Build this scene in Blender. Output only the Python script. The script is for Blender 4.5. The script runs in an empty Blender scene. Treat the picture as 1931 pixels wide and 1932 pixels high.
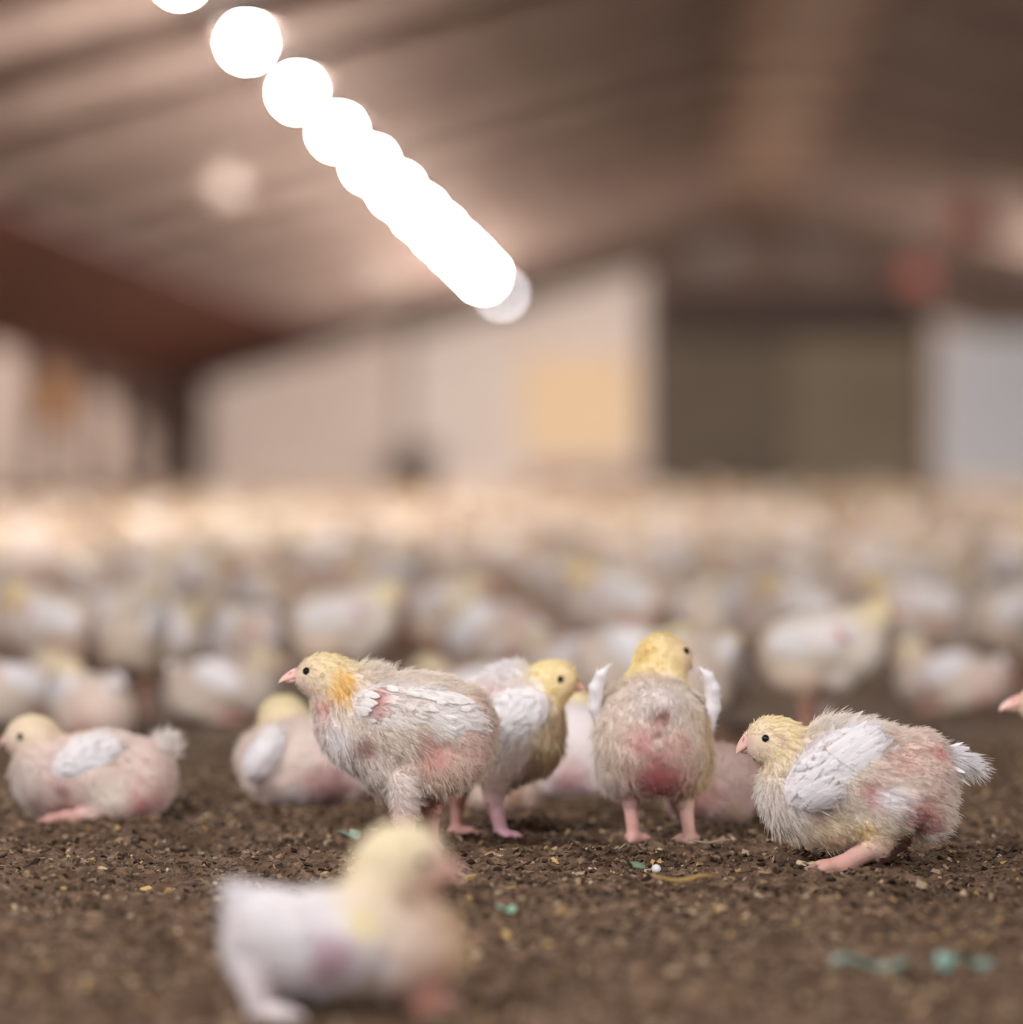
import bpy, math, random
import numpy as np
from mathutils import Vector

# ------------------------------------------------------------------ camera, world, exposure
FPX, HZ, CAMH = 6842.0, 885.0, 0.34          # focal length in photo pixels, horizon row, eye height
YAW = math.radians(2.66)
SC = bpy.context.scene
COL = SC.collection
cam = bpy.data.cameras.new('camera')
cam.sensor_fit = 'AUTO'
cam.sensor_width = 24.0
cam.lens = 85.0
cam.clip_end = 300
cam.dof.use_dof = True
cam.dof.focus_distance = 3.10
cam.dof.aperture_fstop = 1.6
camo = bpy.data.objects.new('camera', cam)
COL.objects.link(camo)
camo.location = (0, 0, CAMH)
camo.rotation_euler = (math.radians(90 - 0.68), 0, YAW)
SC.camera = camo

W = bpy.data.worlds.new('world')
SC.world = W
W.use_nodes = True
W.node_tree.nodes['Background'].inputs[0].default_value = (0.90, 0.93, 1.0, 1)
W.node_tree.nodes['Background'].inputs[1].default_value = 0.5      # daylight through the open end behind the camera

SC.view_settings.view_transform = 'Standard'
SC.view_settings.look = 'None'
SC.view_settings.gamma = 1
SC.view_settings.use_curve_mapping = False
SC.view_settings.exposure = 0.68
SC.cycles.use_denoising = True
SC.cycles.use_adaptive_sampling = False
SC.cycles.max_bounces = 6
SC.cycles.diffuse_bounces = 4
SC.cycles.sample_clamp_indirect = 6
LAMP_E = 1500.0
LAMP_COL = (1.0, 0.94, 0.88)
LAMP_NEAR = (1.0, 0.975, 0.965)

rng = np.random.default_rng(7)
random.seed(7)


# ------------------------------------------------------------------ helpers
def lin(c):
    c = np.asarray(c, float) / 255.0
    return np.where(c <= 0.04045, c / 12.92, ((c + 0.055) / 1.055) ** 2.4)


def rgba(c):
    return tuple(lin(c)) + (1.0,)


def ground_pt(px, d):
    """floor point seen at photo column px, d metres in front of the camera"""
    r = (px - 965.5) / FPX * d
    return Vector((-math.sin(YAW) * d + math.cos(YAW) * r, math.cos(YAW) * d + math.sin(YAW) * r, 0))


def link(o, parent=None):
    COL.objects.link(o)
    if parent is not None:
        o.parent = parent
    return o


def tag(o, label=None, cat=None, group=None, kind=None):
    if label: o['label'] = label
    if cat: o['category'] = cat
    if group: o['group'] = group
    if kind: o['kind'] = kind
    return o


def np_mesh(name, verts, faces, mat, cols=None, smooth=True):
    """faces: (n,k) int array of one polygon size"""
    me = bpy.data.meshes.new(name)
    verts = np.asarray(verts, np.float32)
    faces = np.asarray(faces, np.int32)
    n, k = faces.shape
    me.vertices.add(len(verts)); me.vertices.foreach_set('co', verts.ravel())
    me.loops.add(n * k); me.loops.foreach_set('vertex_index', faces.ravel())
    me.polygons.add(n)
    me.polygons.foreach_set('loop_start', np.arange(0, n * k, k, dtype=np.int32))
    me.polygons.foreach_set('use_smooth', np.full(n, smooth))
    if cols is not None:
        a = me.attributes.new('col', 'FLOAT_COLOR', 'POINT')
        c4 = np.ones((len(verts), 4), np.float32); c4[:, :3] = cols
        a.data.foreach_set('color', c4.ravel())
    me.materials.append(mat)
    me.update(calc_edges=True)
    me.validate()
    return me


class MB:
    """collects boxes, tubes and lathes into one mesh"""
    def __init__(self): self.v, self.f = [], []

    def box(self, x0, x1, y0, y1, z0, z1):
        b = len(self.v)
        self.v += [(x, y, z) for x in (x0, x1) for y in (y0, y1) for z in (z0, z1)]
        self.f += [[b + i for i in q] for q in ((0, 1, 3, 2), (4, 6, 7, 5), (0, 4, 5, 1), (2, 3, 7, 6), (0, 2, 6, 4), (1, 5, 7, 3))]
        return self

    def prism(self, pts, y0, y1):
        """polygon in x,z swept along y"""
        b, n = len(self.v), len(pts)
        self.v += [(x, y0, z) for x, z in pts] + [(x, y1, z) for x, z in pts]
        self.f += [[b + i for i in range(n)], [b + n + i for i in reversed(range(n))]]
        for i in range(n):
            j = (i + 1) % n
            self.f.append([b + i, b + n + i, b + n + j, b + j])
        return self

    def lathe(self, prof, c=(0, 0, 0), n=16):
        b = len(self.v)
        for r, z in prof:
            for i in range(n):
                a = 2 * math.pi * i / n
                self.v.append((c[0] + r * math.cos(a), c[1] + r * math.sin(a), c[2] + z))
        for k in range(len(prof) - 1):
            for i in range(n):
                j = (i + 1) % n
                self.f.append([b + k * n + i, b + k * n + j, b + (k + 1) * n + j, b + (k + 1) * n + i])
        self.f.append([b + i for i in reversed(range(n))])
        self.f.append([b + (len(prof) - 1) * n + i for i in range(n)])
        return self

    def build(self, name, mat, parent=None, smooth=False, kind=None, bevel=0):
        me = bpy.data.meshes.new(name)
        me.from_pydata(self.v, [], self.f)
        me.materials.append(mat)
        if smooth:
            me.polygons.foreach_set('use_smooth', [True] * len(me.polygons))
        me.update()
        o = link(bpy.data.objects.new(name, me), parent)
        if kind: o['kind'] = kind
        if bevel:
            m = o.modifiers.new('bevel', 'BEVEL'); m.width = bevel; m.segments = 2
        return o


def base_mat(name, rough=0.8, spec=0.3):
    m = bpy.data.materials.new(name)
    m.use_nodes = True
    b = m.node_tree.nodes['Principled BSDF']
    b.inputs['Roughness'].default_value = rough
    b.inputs['Specular IOR Level'].default_value = spec
    return m, m.node_tree, b


def noise_mat(name, c0, c1, scale=6, rough=0.8, bump=0.0, spec=0.25, stretch=(1, 1, 1), detail=4):
    m, t, b = base_mat(name, rough, spec)
    tc = t.nodes.new('ShaderNodeTexCoord')
    mp = t.nodes.new('ShaderNodeMapping'); mp.inputs['Scale'].default_value = stretch
    nz = t.nodes.new('ShaderNodeTexNoise'); nz.inputs['Scale'].default_value = scale; nz.inputs['Detail'].default_value = detail
    rp = t.nodes.new('ShaderNodeValToRGB')
    rp.color_ramp.elements[0].position = 0.3; rp.color_ramp.elements[0].color = rgba(c0)
    rp.color_ramp.elements[1].position = 0.7; rp.color_ramp.elements[1].color = rgba(c1)
    t.links.new(tc.outputs['Object'], mp.inputs['Vector'])
    t.links.new(mp.outputs['Vector'], nz.inputs['Vector'])
    t.links.new(nz.outputs['Fac'], rp.inputs['Fac'])
    t.links.new(rp.outputs['Color'], b.inputs['Base Color'])
    if bump:
        bp = t.nodes.new('ShaderNodeBump'); bp.inputs['Strength'].default_value = bump; bp.inputs['Distance'].default_value = 0.02
        t.links.new(nz.outputs['Fac'], bp.inputs['Height']); t.links.new(bp.outputs['Normal'], b.inputs['Normal'])
    return m


def attr_mat(name, rough=0.85, spec=0.2, vary=0.0, bump_scale=0, bump=0.0, sss=0.0):
    m, t, b = base_mat(name, rough, spec)
    at = t.nodes.new('ShaderNodeAttribute'); at.attribute_name = 'col'
    src = at.outputs['Color']
    if vary:
        oi = t.nodes.new('ShaderNodeObjectInfo')
        hs = t.nodes.new('ShaderNodeHueSaturation')
        mr = t.nodes.new('ShaderNodeMapRange')
        mr.inputs['To Min'].default_value = 1 - vary; mr.inputs['To Max'].default_value = 1 + vary * 0.3
        t.links.new(oi.outputs['Random'], mr.inputs['Value'])
        t.links.new(mr.outputs['Result'], hs.inputs['Value'])
        t.links.new(src, hs.inputs['Color'])
        src = hs.outputs['Color']
    t.links.new(src, b.inputs['Base Color'])
    if sss:
        b.inputs['Subsurface Weight'].default_value = sss
        b.inputs['Subsurface Radius'].default_value = (0.004, 0.0018, 0.0012)
        b.inputs['Subsurface Scale'].default_value = 1.0
    if bump:
        tc = t.nodes.new('ShaderNodeTexCoord')
        nz = t.nodes.new('ShaderNodeTexNoise'); nz.inputs['Scale'].default_value = bump_scale; nz.inputs['Detail'].default_value = 3
        bp = t.nodes.new('ShaderNodeBump'); bp.inputs['Strength'].default_value = bump; bp.inputs['Distance'].default_value = 0.002
        t.links.new(tc.outputs['Object'], nz.inputs['Vector'])
        t.links.new(nz.outputs['Fac'], bp.inputs['Height']); t.links.new(bp.outputs['Normal'], b.inputs['Normal'])
    return m


def plain_mat(name, c, rough=0.7, spec=0.3):
    return noise_mat(name, tuple(v * 0.93 for v in c), c, 5, rough, spec=spec)


def emit_mat(name, c, e):
    m, t, b = base_mat(name)
    b.inputs['Emission Color'].default_value = tuple(c) + (1,)
    b.inputs['Emission Strength'].default_value = e
    return m


def vnoise(p, seed=0):
    """value noise on (n,dim) points, 0..1"""
    p = np.asarray(p, float)
    i = np.floor(p).astype(np.int64); f = p - i
    f = f * f * (3 - 2 * f)
    dim = p.shape[1]
    out = np.zeros(len(p))
    for c in range(2 ** dim):
        w = np.ones(len(p)); h = np.full(len(p), seed * 7919 + 12345, np.int64)
        for k in range(dim):
            bit = (c >> k) & 1
            w *= f[:, k] if bit else 1 - f[:, k]
            h = (h * 31 + (i[:, k] + bit) * (73856093, 19349663, 83492791)[k]) & 0x7fffffff
            h = (h ^ (h >> 13)) * 1274126177 & 0x7fffffff
        h = (h ^ (h >> 16)) & 0xffff
        out += w * h / 65535.0
    return out


# ------------------------------------------------------------------ the barn
XL, XR, RX = -7.2, 9.2, 1.0            # side walls and ridge
EAVE, PITCH = 1.85, 0.277
RIDGE = EAVE + (RX - XL) * PITCH
Y0, Y1 = -5.0, 55.0
def roof_z(x): return RIDGE - abs(x - RX) * PITCH

M_roof = noise_mat('roof_sheet', (57, 44, 38), (71, 56, 49), 1.2, 0.75, stretch=(1, 6, 1))
M_rafter = noise_mat('rafter_wood', (102, 85, 78), (118, 101, 93), 3, 0.8)
M_ridge_lit = noise_mat('ridge_lit_board', (116, 98, 85), (130, 111, 98), 2, 0.7)
M_wall = noise_mat('wall_paint', (232, 212, 200), (240, 222, 211), 1.5, 0.8)
M_wall_bright = noise_mat('wall_board', (240, 224, 214), (246, 232, 224), 1.5, 0.8)
M_gable = noise_mat('gable_board', (116, 97, 88), (132, 112, 102), 1.5, 0.8)
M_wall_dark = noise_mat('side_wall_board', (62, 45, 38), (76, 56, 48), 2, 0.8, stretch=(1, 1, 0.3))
M_panel = noise_mat('pale_panel', (158, 140, 131), (174, 157, 148), 2, 0.8)
M_orange = noise_mat('tan_board', (238, 208, 170), (246, 218, 182), 2, 0.7)      # tan board panel; faint emission added only to brighten it
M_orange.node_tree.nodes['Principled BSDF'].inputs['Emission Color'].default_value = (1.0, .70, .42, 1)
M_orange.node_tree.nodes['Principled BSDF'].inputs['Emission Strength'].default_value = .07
M_door = noise_mat('dark_door_board', (96, 83, 72), (110, 97, 84), 1.2, 0.7)
M_door_top = noise_mat('dark_door_head', (70, 58, 55), (82, 68, 64), 1.2, 0.8)
M_cool = noise_mat('cool_panel', (200, 202, 210), (212, 214, 220), 1.5, 0.6)
M_post = noise_mat('post_wood', (54, 39, 32), (66, 49, 41), 3, 0.8)
M_red = noise_mat('red_enamel', (122, 60, 54), (134, 70, 62), 4, 0.7)
M_grey = plain_mat('grey_plastic', (120, 112, 104), 0.6)
M_fan = plain_mat('fan_metal', (150, 136, 128), 0.5)
M_pale = plain_mat('pale_shade', (122, 108, 102), 0.5)
M_black = plain_mat('black_cord', (30, 28, 28), 0.6)

# roof: two slopes
T = 0.08
MB().prism([(XL - .3, roof_z(XL - .3)), (RX, RIDGE), (XR + .3, roof_z(XR + .3)),
            (XR + .3, roof_z(XR + .3) + T), (RX, RIDGE + T), (XL - .3, roof_z(XL - .3) + T)], Y0, Y1 + .2).build('ceiling', M_roof, kind='structure')
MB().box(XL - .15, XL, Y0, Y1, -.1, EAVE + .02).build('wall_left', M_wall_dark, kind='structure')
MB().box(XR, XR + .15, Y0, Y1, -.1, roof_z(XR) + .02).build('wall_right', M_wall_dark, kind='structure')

# dark red boards nailed under the rafters along the eave
MB().prism([(XL, roof_z(XL) - .21), (-4.9, roof_z(-4.9) - .21), (-4.9, roof_z(-4.9) - .24), (XL, roof_z(XL) - .24)], Y0, Y1).build(
    'ceiling_lining', noise_mat('eave_board', (76, 40, 35), (90, 50, 44), 1.5, .8, stretch=(1, .3, 1)), kind='structure')
LAMP_X, LAMP_Z, LAMP_Y1, LAMP_S = -2.54, 2.84, 21.2, 2.83
# rafters midway between the lamps
n = 0
yy = LAMP_Y1 - 2.5 * LAMP_S
while yy < Y1 - .5:
    n += 1
    d = .20
    MB().prism([(XL, roof_z(XL) - .002), (RX, RIDGE - .002), (XR, roof_z(XR) - .002), (XR, roof_z(XR) - d), (RX, RIDGE - d), (XL, roof_z(XL) - d)],
               yy - .09, yy + .09).build('trim_%d' % n, M_rafter, kind='structure')
    # lit ceiling under the ridge, put into a paler board behind this rafter
    MB().prism([(RX - .55, roof_z(RX - .55) - .03), (RX + .55, roof_z(RX + .55) - .03), (RX + .55, roof_z(RX + .55) - .07), (RX - .55, roof_z(RX - .55) - .07)],
               yy + .45, yy + LAMP_S - .45).build('trim_%d' % (n + 40), M_ridge_lit, kind='structure')
    yy += LAMP_S

# end wall, panel by panel (px at 55 m: 124.4 px per metre)
def wx(px): return (px - 1283.5) / FPX * Y1
def wz(py): return max(0.0, CAMH + (HZ - py) / FPX * Y1)
def gable_slab(name, px0, px1, y0, y1, mat, drop=0.0, zbot=-.1):
    a, b = wx(px0), wx(px1)
    pts = [(a, zbot), (a, roof_z(a) - drop)]
    if a < RX < b: pts.append((RX, RIDGE - drop))
    pts += [(b, roof_z(b) - drop), (b, zbot)]
    return MB().prism(pts, y0, y1).build(name, mat, kind='structure')
a = MB().prism([(XL - .3, -.1), (XL - .3, roof_z(XL - .3)), (RX, RIDGE), (XR + .3, roof_z(XR + .3)), (XR + .3, -.1)], Y1 + .05, Y1 + .2)
a.build('wall_back', M_gable, kind='structure')
gable_slab('wall_back_lining', 388, 752, Y1, Y1 + .05, M_wall, .18)
gable_slab('wall_back_board', 775, 1215, Y1 - .06, Y1 + .05, M_wall_bright, .34)
MB().box(wx(752), wx(775), Y1 - .02, Y1 + .05, 0, roof_z(wx(760)) - .2).build('trim_71', noise_mat('seam', (160, 146, 136), (176, 160, 150), 3), kind='structure')
MB().box(wx(985), wx(1195), Y1 - .10, Y1 - .06, wz(862), wz(672)).build('window_1', M_orange, kind='structure', bevel=.01)  # panel with a faint added glow
MB().box(wx(1000), wx(1212), Y1 - .09, Y1 - .06, 0, wz(882)).build('trim_72', noise_mat('kick_board', (176, 150, 136), (190, 166, 152), 3), kind='structure')
MB().box(wx(1216), wx(1240), Y1 - .10, Y1 + .05, 0, wz(545)).build('trim_73', M_rafter, kind='structure')
MB().box(wx(1735), wx(1758), Y1 - .10, Y1 + .05, 0, wz(560)).build('trim_74', M_rafter, kind='structure')
dr = bpy.data.objects.new('door_1', None); dr.location = (wx(1480), Y1, 0); dr['kind'] = 'structure'; link(dr)
def rel(mb):
    mb.v = [(x - dr.location.x, y - dr.location.y, z) for x, y, z in mb.v]; return mb
rel(MB().box(wx(1240), wx(1488), Y1 - .05, Y1 + .04, .02, wz(640))).build('door_leaf', M_door, dr, bevel=.01)
rel(MB().box(wx(1490), wx(1735), Y1 - .05, Y1 + .04, .02, wz(640))).build('door_leaf', noise_mat('dark_door_right', (114, 102, 86), (130, 117, 98), 1.2, 0.7), dr, bevel=.01)
rel(MB().box(wx(1240), wx(1735), Y1 - .08, Y1 + .04, wz(640), wz(545))).build('door_head', M_door_top, dr)
hd = MB(); hd.box(wx(1470), wx(1476), Y1 - .1, Y1 - .05, .95, 1.25); rel(hd).build('door_handle', M_fan, dr)
gable_slab('wall_back_panel', 1758, 2300, Y1 - .03, Y1 + .05, M_wall, .75)
MB().box(wx(1775), wx(2060), Y1 - .08, Y1 - .03, .15, wz(630)).build('door_2', M_cool, kind='structure', bevel=.02)

# side wall: pale inlet panels between dark posts
def ly(px): return (0 - XL) * FPX / (1283.5 - px)
for i, (p0, p1, t0, t1, mt) in enumerate([(-40, 22, .12, 1.72, M_panel), (62, 112, .12, .8, M_panel), (150, 208, .12, 1.25, M_panel), (222, 272, .12, .95, M_panel), (300, 322, .12, .75, M_panel)]):
    MB().box(XL, XL + .04, ly(p0), ly(p1), t0, t1).build('window_%d' % (i + 2), mt, kind='structure')
MB().box(XL, XL + .04, ly(66), ly(120), .84, 1.45).build('window_8', noise_mat('amber_panel', (120, 84, 54), (134, 96, 62), 3), kind='structure')
for i, p in enumerate((40, 132, 215, 285, 345)):
    MB().box(XL, XL + .16, ly(p) - .12, ly(p) + .12, 0, EAVE).build('trim_%d' % (80 + i), M_post, kind='structure')


# lamps in one row down the barn
M_bulb = emit_mat('bulb_glow', LAMP_COL, LAMP_E * 1.25)
M_bulb_new = emit_mat('bulb_glow_new', LAMP_COL, LAMP_E * 1.65)
M_bulb_cool = emit_mat('bulb_glow_cool', LAMP_NEAR, LAMP_E * 1.32)
M_bulb_dim = emit_mat('bulb_glow_dim', (0.97, 0.95, 1.0), 17.0)
def lamp(y, mat, x=LAMP_X):
    r = link(bpy.data.objects.new('hanging_bulb', None)); r.location = (x, y, LAMP_Z)
    prof = [(.010, -.056), (.034, -.047), (.051, -.021), (.056, .0), (.051, .024), (.034, .05), (.022, .07)]
    MB().lathe(prof, n=12).build('bulb', mat, r, smooth=True)
    MB().lathe([(.024, .068), (.028, .075), (.028, .115), (.012, .13)], n=12).build('socket', M_grey, r, smooth=True)
    MB().lathe([(.03, .074), (.17, .036), (.172, .040), (.03, .084)], n=20).build('added_shade', M_pale, r, smooth=True)  # disc added to keep bulb light off the roof above
    top = roof_z(x) - LAMP_Z
    MB().lathe([(.006, .12), (.006, top)], n=8).build('cord', M_black, r)
    return r
ORD = ['second', 'third', 'fourth', 'fifth', 'sixth', 'seventh', 'eighth', 'ninth', 'tenth', 'eleventh', 'twelfth']
# unseen bulbs added past the right edge to brighten near chicks and far end
for k in (-8, -7, 6, 7, 8):
    r = lamp(LAMP_Y1 + k * LAMP_S, M_bulb_cool if k < -1 else M_bulb_new, 2 * RX - LAMP_X)
    tag(r, 'added unseen bulb beyond the right edge of the picture', 'lamp', 'added unseen bulbs')
for k in (-9, -8, -7, -4, -3) + tuple(range(-2, 10)) + (11,):
    y = LAMP_Y1 + (k - 0) * LAMP_S
    last = k == 11
    r = lamp(y if not last else LAMP_Y1 + 10.75 * LAMP_S, M_bulb_dim if last else (M_bulb_cool if k < -5 else (M_bulb_new if k >= 7 or k <= -2 else M_bulb)))
    if last: lab = 'dimmest glowing bulb at the far low end of the row'
    elif k == -1: lab = 'glowing bulb cut off by the top edge, first of the row'
    elif k < -1: lab = 'glowing bulb of the row overhead, nearer than the picture shows'
    else: lab = 'glowing bulb, %s from the top end of the diagonal row' % ORD[k]
    tag(r, lab, 'lamp', 'bulbs in the row under the roof')

# pale pendants (unlit) left of the row
for y, z, lab in ((25.0, 2.30, 'pale unlit pendant hanging left of the bulb row, the larger disc'), (40.0, 2.46, 'pale unlit pendant hanging near the far bulbs, the fainter disc')):
    x = -3.16 if y < 30 else -3.38
    r = link(bpy.data.objects.new('pendant', None)); r.location = (x, y, z)
    MB().lathe([(.13, -.10), (.14, -.08), (.12, 0), (.07, .08), (.03, .11)], n=20).build('shade', M_pale, r, smooth=True)
    MB().lathe([(.006, .10), (.006, roof_z(x) - z)], n=8).build('cord', M_black, r)
    tag(r, lab, 'pendant', 'unlit pendants')

# red heaters hanging on the right, round fans in the gable, bin at the end wall
for px, py, y, s, lab in ((1830, 420, 34, 1.0, 'red hanging heater at upper right under the roof'), (1722, 522, 40, .8, 'smaller red hanging heater just above the big dark door')):
    x = (px - 1283.5) / FPX * y; z = CAMH + (HZ - py) / FPX * y
    r = link(bpy.data.objects.new('hanging_heater', None)); r.location = (x, y, z)
    MB().lathe([(.30 * s, -.14 * s), (.31 * s, -.12 * s), (.22 * s, .0), (.10 * s, .08 * s), (.09 * s, .2 * s), (.03 * s, .22 * s)], n=24).build('hood', M_red, r, smooth=True)
    MB().lathe([(.06 * s, -.22 * s), (.10 * s, -.2 * s), (.10 * s, -.1 * s)], n=16).build('burner', M_fan, r, smooth=True)
    MB().lathe([(.008, .2 * s), (.008, roof_z(x) - z)], n=8).build('chain', M_black, r)
    tag(r, lab, 'heater', 'red heaters')
for px, py, rad, lab in ((1545, 445, .42, 'grey round fan in the gable above the big dark door'), (1345, 470, .34, 'smaller grey round fan in the gable left of the larger fan')):
    r = link(bpy.data.objects.new('wall_fan', None)); r.location = (wx(px), Y1 + .05, wz(py))
    def rot(mb):
        mb.v = [(x, -z, y) for x, y, z in mb.v]; return mb
    rot(MB().lathe([(rad, 0), (rad, .12), (rad * .9, .14), (rad * .88, .04), (.02, .04)], n=28)).build('fan_ring', M_fan, r, smooth=False)
    for k in range(5):
        a = k * 2 * math.pi / 5
        mb = MB().box(.06, rad * .82, .05, .06, -.09, .09)
        mb.v = [(x * math.cos(a) - z * math.sin(a), -y - (.03 if z > 0 else 0), x * math.sin(a) + z * math.cos(a)) for x, y, z in mb.v]
        mb.build('blade', M_fan, r)
    rot(MB().lathe([(.07, .04), (.07, .1), (.03, .12)], n=14)).build('hub', M_grey, r, smooth=True)
    tag(r, lab, 'fan', 'gable fans')
r = link(bpy.data.objects.new('bin', None)); r.location = (wx(792), Y1 - .9, 0)
MB().lathe([(.26, .0), (.34, .55), (.36, .56), (.36, .6)], n=20).build('body', M_grey, r, smooth=True)
MB().lathe([(.37, .58), (.37, .62), (.2, .68), (.03, .7)], n=20).build('lid', M_grey, r, smooth=True)
tag(r, 'grey bin standing against the seam of the pale end wall', 'bin')


# ------------------------------------------------------------------ floor and litter
def floor_h(x, y):
    p = np.stack([x, y], 1)
    h = (vnoise(p * 14, 1) - .5) * .014 + (vnoise(p * 45, 2) - .5) * .011 + (vnoise(p * 120, 3) - .5) * .007 + (vnoise(p * 260, 4) - .5) * .003
    return h

xs = np.concatenate([[-9.5, -6, -3.5, -2, -1.4], np.arange(-1.1, .78, .0045), [1.0, 1.5, 2.2, 4, 6.5, 9.5]])
ys = np.concatenate([[-5, -1, .6, 1.2], np.arange(1.75, 4.2, .0045), np.geomspace(4.21, 9, 160), np.geomspace(9.2, 56, 90)])
X, Y = np.meshgrid(xs, ys)
H = floor_h(X.ravel(), Y.ravel())
nx, ny = len(xs), len(ys)
idx = np.arange(nx * ny).reshape(ny, nx)
quads = np.stack([idx[:-1, :-1], idx[:-1, 1:], idx[1:, 1:], idx[1:, :-1]], -1).reshape(-1, 4)

M_floor, t, b = base_mat('litter_floor', 0.95, 0.1)
tc = t.nodes.new('ShaderNodeTexCoord')
n1 = t.nodes.new('ShaderNodeTexNoise'); n1.inputs['Scale'].default_value = 60; n1.inputs['Detail'].default_value = 6; n1.inputs['Roughness'].default_value = .7
r1 = t.nodes.new('ShaderNodeValToRGB')
e = r1.color_ramp.elements
e[0].position = .32; e[0].color = rgba((66, 51, 41)); e[1].position = .68; e[1].color = rgba((138, 114, 94))
e.new(.5).color = rgba((98, 78, 63))
r2 = t.nodes.new('ShaderNodeValToRGB')      # paler straw-coloured litter in the depth of the barn
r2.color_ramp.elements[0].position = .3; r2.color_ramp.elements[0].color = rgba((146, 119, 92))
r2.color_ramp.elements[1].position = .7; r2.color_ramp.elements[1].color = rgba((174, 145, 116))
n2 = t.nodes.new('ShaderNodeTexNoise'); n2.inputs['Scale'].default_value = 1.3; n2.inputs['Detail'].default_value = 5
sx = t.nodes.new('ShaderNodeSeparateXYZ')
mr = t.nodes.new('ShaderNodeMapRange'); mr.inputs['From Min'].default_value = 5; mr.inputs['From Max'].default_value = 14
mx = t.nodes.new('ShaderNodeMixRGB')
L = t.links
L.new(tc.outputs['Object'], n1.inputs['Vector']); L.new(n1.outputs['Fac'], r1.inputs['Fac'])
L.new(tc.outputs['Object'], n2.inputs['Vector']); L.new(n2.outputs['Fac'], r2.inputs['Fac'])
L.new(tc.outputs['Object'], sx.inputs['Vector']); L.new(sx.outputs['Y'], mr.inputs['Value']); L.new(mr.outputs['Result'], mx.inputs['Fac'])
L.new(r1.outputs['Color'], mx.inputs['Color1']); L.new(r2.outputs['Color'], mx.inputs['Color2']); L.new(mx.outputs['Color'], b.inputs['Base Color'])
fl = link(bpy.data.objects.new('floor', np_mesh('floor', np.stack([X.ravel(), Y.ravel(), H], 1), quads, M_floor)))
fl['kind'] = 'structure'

# chips and crumbs of litter
def chips(n, y0, y1, smin, smax):
    d = np.sqrt(rng.uniform(y0 ** 2, y1 ** 2, n))
    px = rng.uniform(-180, 2110, n)
    r_ = (px - 965.5) / FPX * d
    x = -math.sin(YAW) * d + math.cos(YAW) * r_; y = math.cos(YAW) * d + math.sin(YAW) * r_
    z = floor_h(x, y)
    s = smin * (smax / smin) ** (rng.random(n) ** 2.0)
    asp = rng.uniform(.25, .8, n); th = rng.uniform(.12, .45, n)
    base = np.array([(a_, b_, c_) for a_ in (-1, 1) for b_ in (-1, 1) for c_ in (-1, 1)], float) * .5
    v = base[None] * np.stack([s, s * asp, s * th], 1)[:, None, :]
    v = v * rng.uniform(.55, 1.2, v.shape)
    yaw, pit, rol = rng.uniform(0, 6.28, n), rng.normal(0, .45, n), rng.normal(0, .5, n)
    def rotm(v, a, i, j):
        c, s_ = np.cos(a)[:, None], np.sin(a)[:, None]
        vi, vj = v[..., i].copy(), v[..., j].copy()
        v[..., i] = c * vi - s_ * vj; v[..., j] = s_ * vi + c * vj
    rotm(v, rol, 1, 2); rotm(v, pit, 0, 2); rotm(v, yaw, 0, 1)
    v += np.stack([x, y, z + s * .12], 1)[:, None, :]
    q = np.array([(0, 1, 3, 2), (4, 6, 7, 5), (0, 4, 5, 1), (2, 3, 7, 6), (0, 2, 6, 4), (1, 5, 7, 3)])
    f = (np.arange(n) * 8)[:, None, None] + q[None]
    pal = lin(np.array([(74, 58, 46), (94, 75, 60), (114, 92, 74), (142, 118, 97), (184, 160, 132), (184, 152, 100), (48, 37, 30)]))
    k = rng.choice(7, n, p=[.22, .25, .20, .14, .05, .02, .12])
    c = pal[k] * rng.uniform(.8, 1.15, (n, 1))
    return v.reshape(-1, 3), f.reshape(-1, 4), np.repeat(c, 8, 0)
M_chip = attr_mat('litter_chip', .9, .15)
parts = [chips(90000, 1.85, 4.5, .0018, .0095)]
off = 0; V, F, Cc = [], [], []
for v, f, c in parts:
    V.append(v); F.append(f + off); Cc.append(c); off += len(v)
lt = link(bpy.data.objects.new('litter', np_mesh('litter', np.concatenate(V), np.concatenate(F), M_chip, np.concatenate(Cc), smooth=False)))
tag(lt, 'brown crumbly wood-chip litter strewn over the barn floor', 'litter', kind='stuff')


# scraps lying on the litter
def scrap(name, px, d, L_, w, rz, c, lab, cat, group=None, curl=.25, seg=8):
    p = ground_pt(px, d)
    v, f = [], []
    for i in range(seg + 1):
        u = i / seg
        ww = w * (.45 + .55 * math.sin(math.pi * min(1, .15 + u * .8)))
        x = (u - .5) * L_; zz = .004 + curl * w * math.sin(u * 7 + px) * .6 + curl * w
        yo = .25 * w * math.sin(u * 5 + px)
        for sgn in (-1, 1):
            for top in (0, 1):
                v.append((x, yo + sgn * ww / 2, zz + .0012 * top + (.2 * w * curl if sgn > 0 else 0)))
    for i in range(seg):
        a_ = i * 4; b_ = a_ + 4
        f += [(a_ + 1, b_ + 1, b_ + 3, a_ + 3), (a_, a_ + 2, b_ + 2, b_), (a_, b_, b_ + 1, a_ + 1), (a_ + 2, a_ + 3, b_ + 3, b_ + 2)]
    f += [(0, 1, 3, 2), (seg * 4, seg * 4 + 2, seg * 4 + 3, seg * 4 + 1)]
    o = link(bpy.data.objects.new(name, np_mesh(name, v, f, plain_mat('scrap_%d_%d_%d' % c, c, .6), smooth=True)))
    o.location = (p.x, p.y, float(floor_h(np.array([p.x]), np.array([p.y]))[0]) + .002)
    o.rotation_euler = (0, 0, rz)
    return tag(o, lab, cat, group)
def dist(py): return CAMH * FPX / (py - HZ)
scrap('paper_scrap', 1640, dist(1868), .050, .020, .1, (112, 134, 123), 'dull turquoise scrap at bottom right, the left one of two', 'scrap', 'turquoise scraps')
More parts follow.
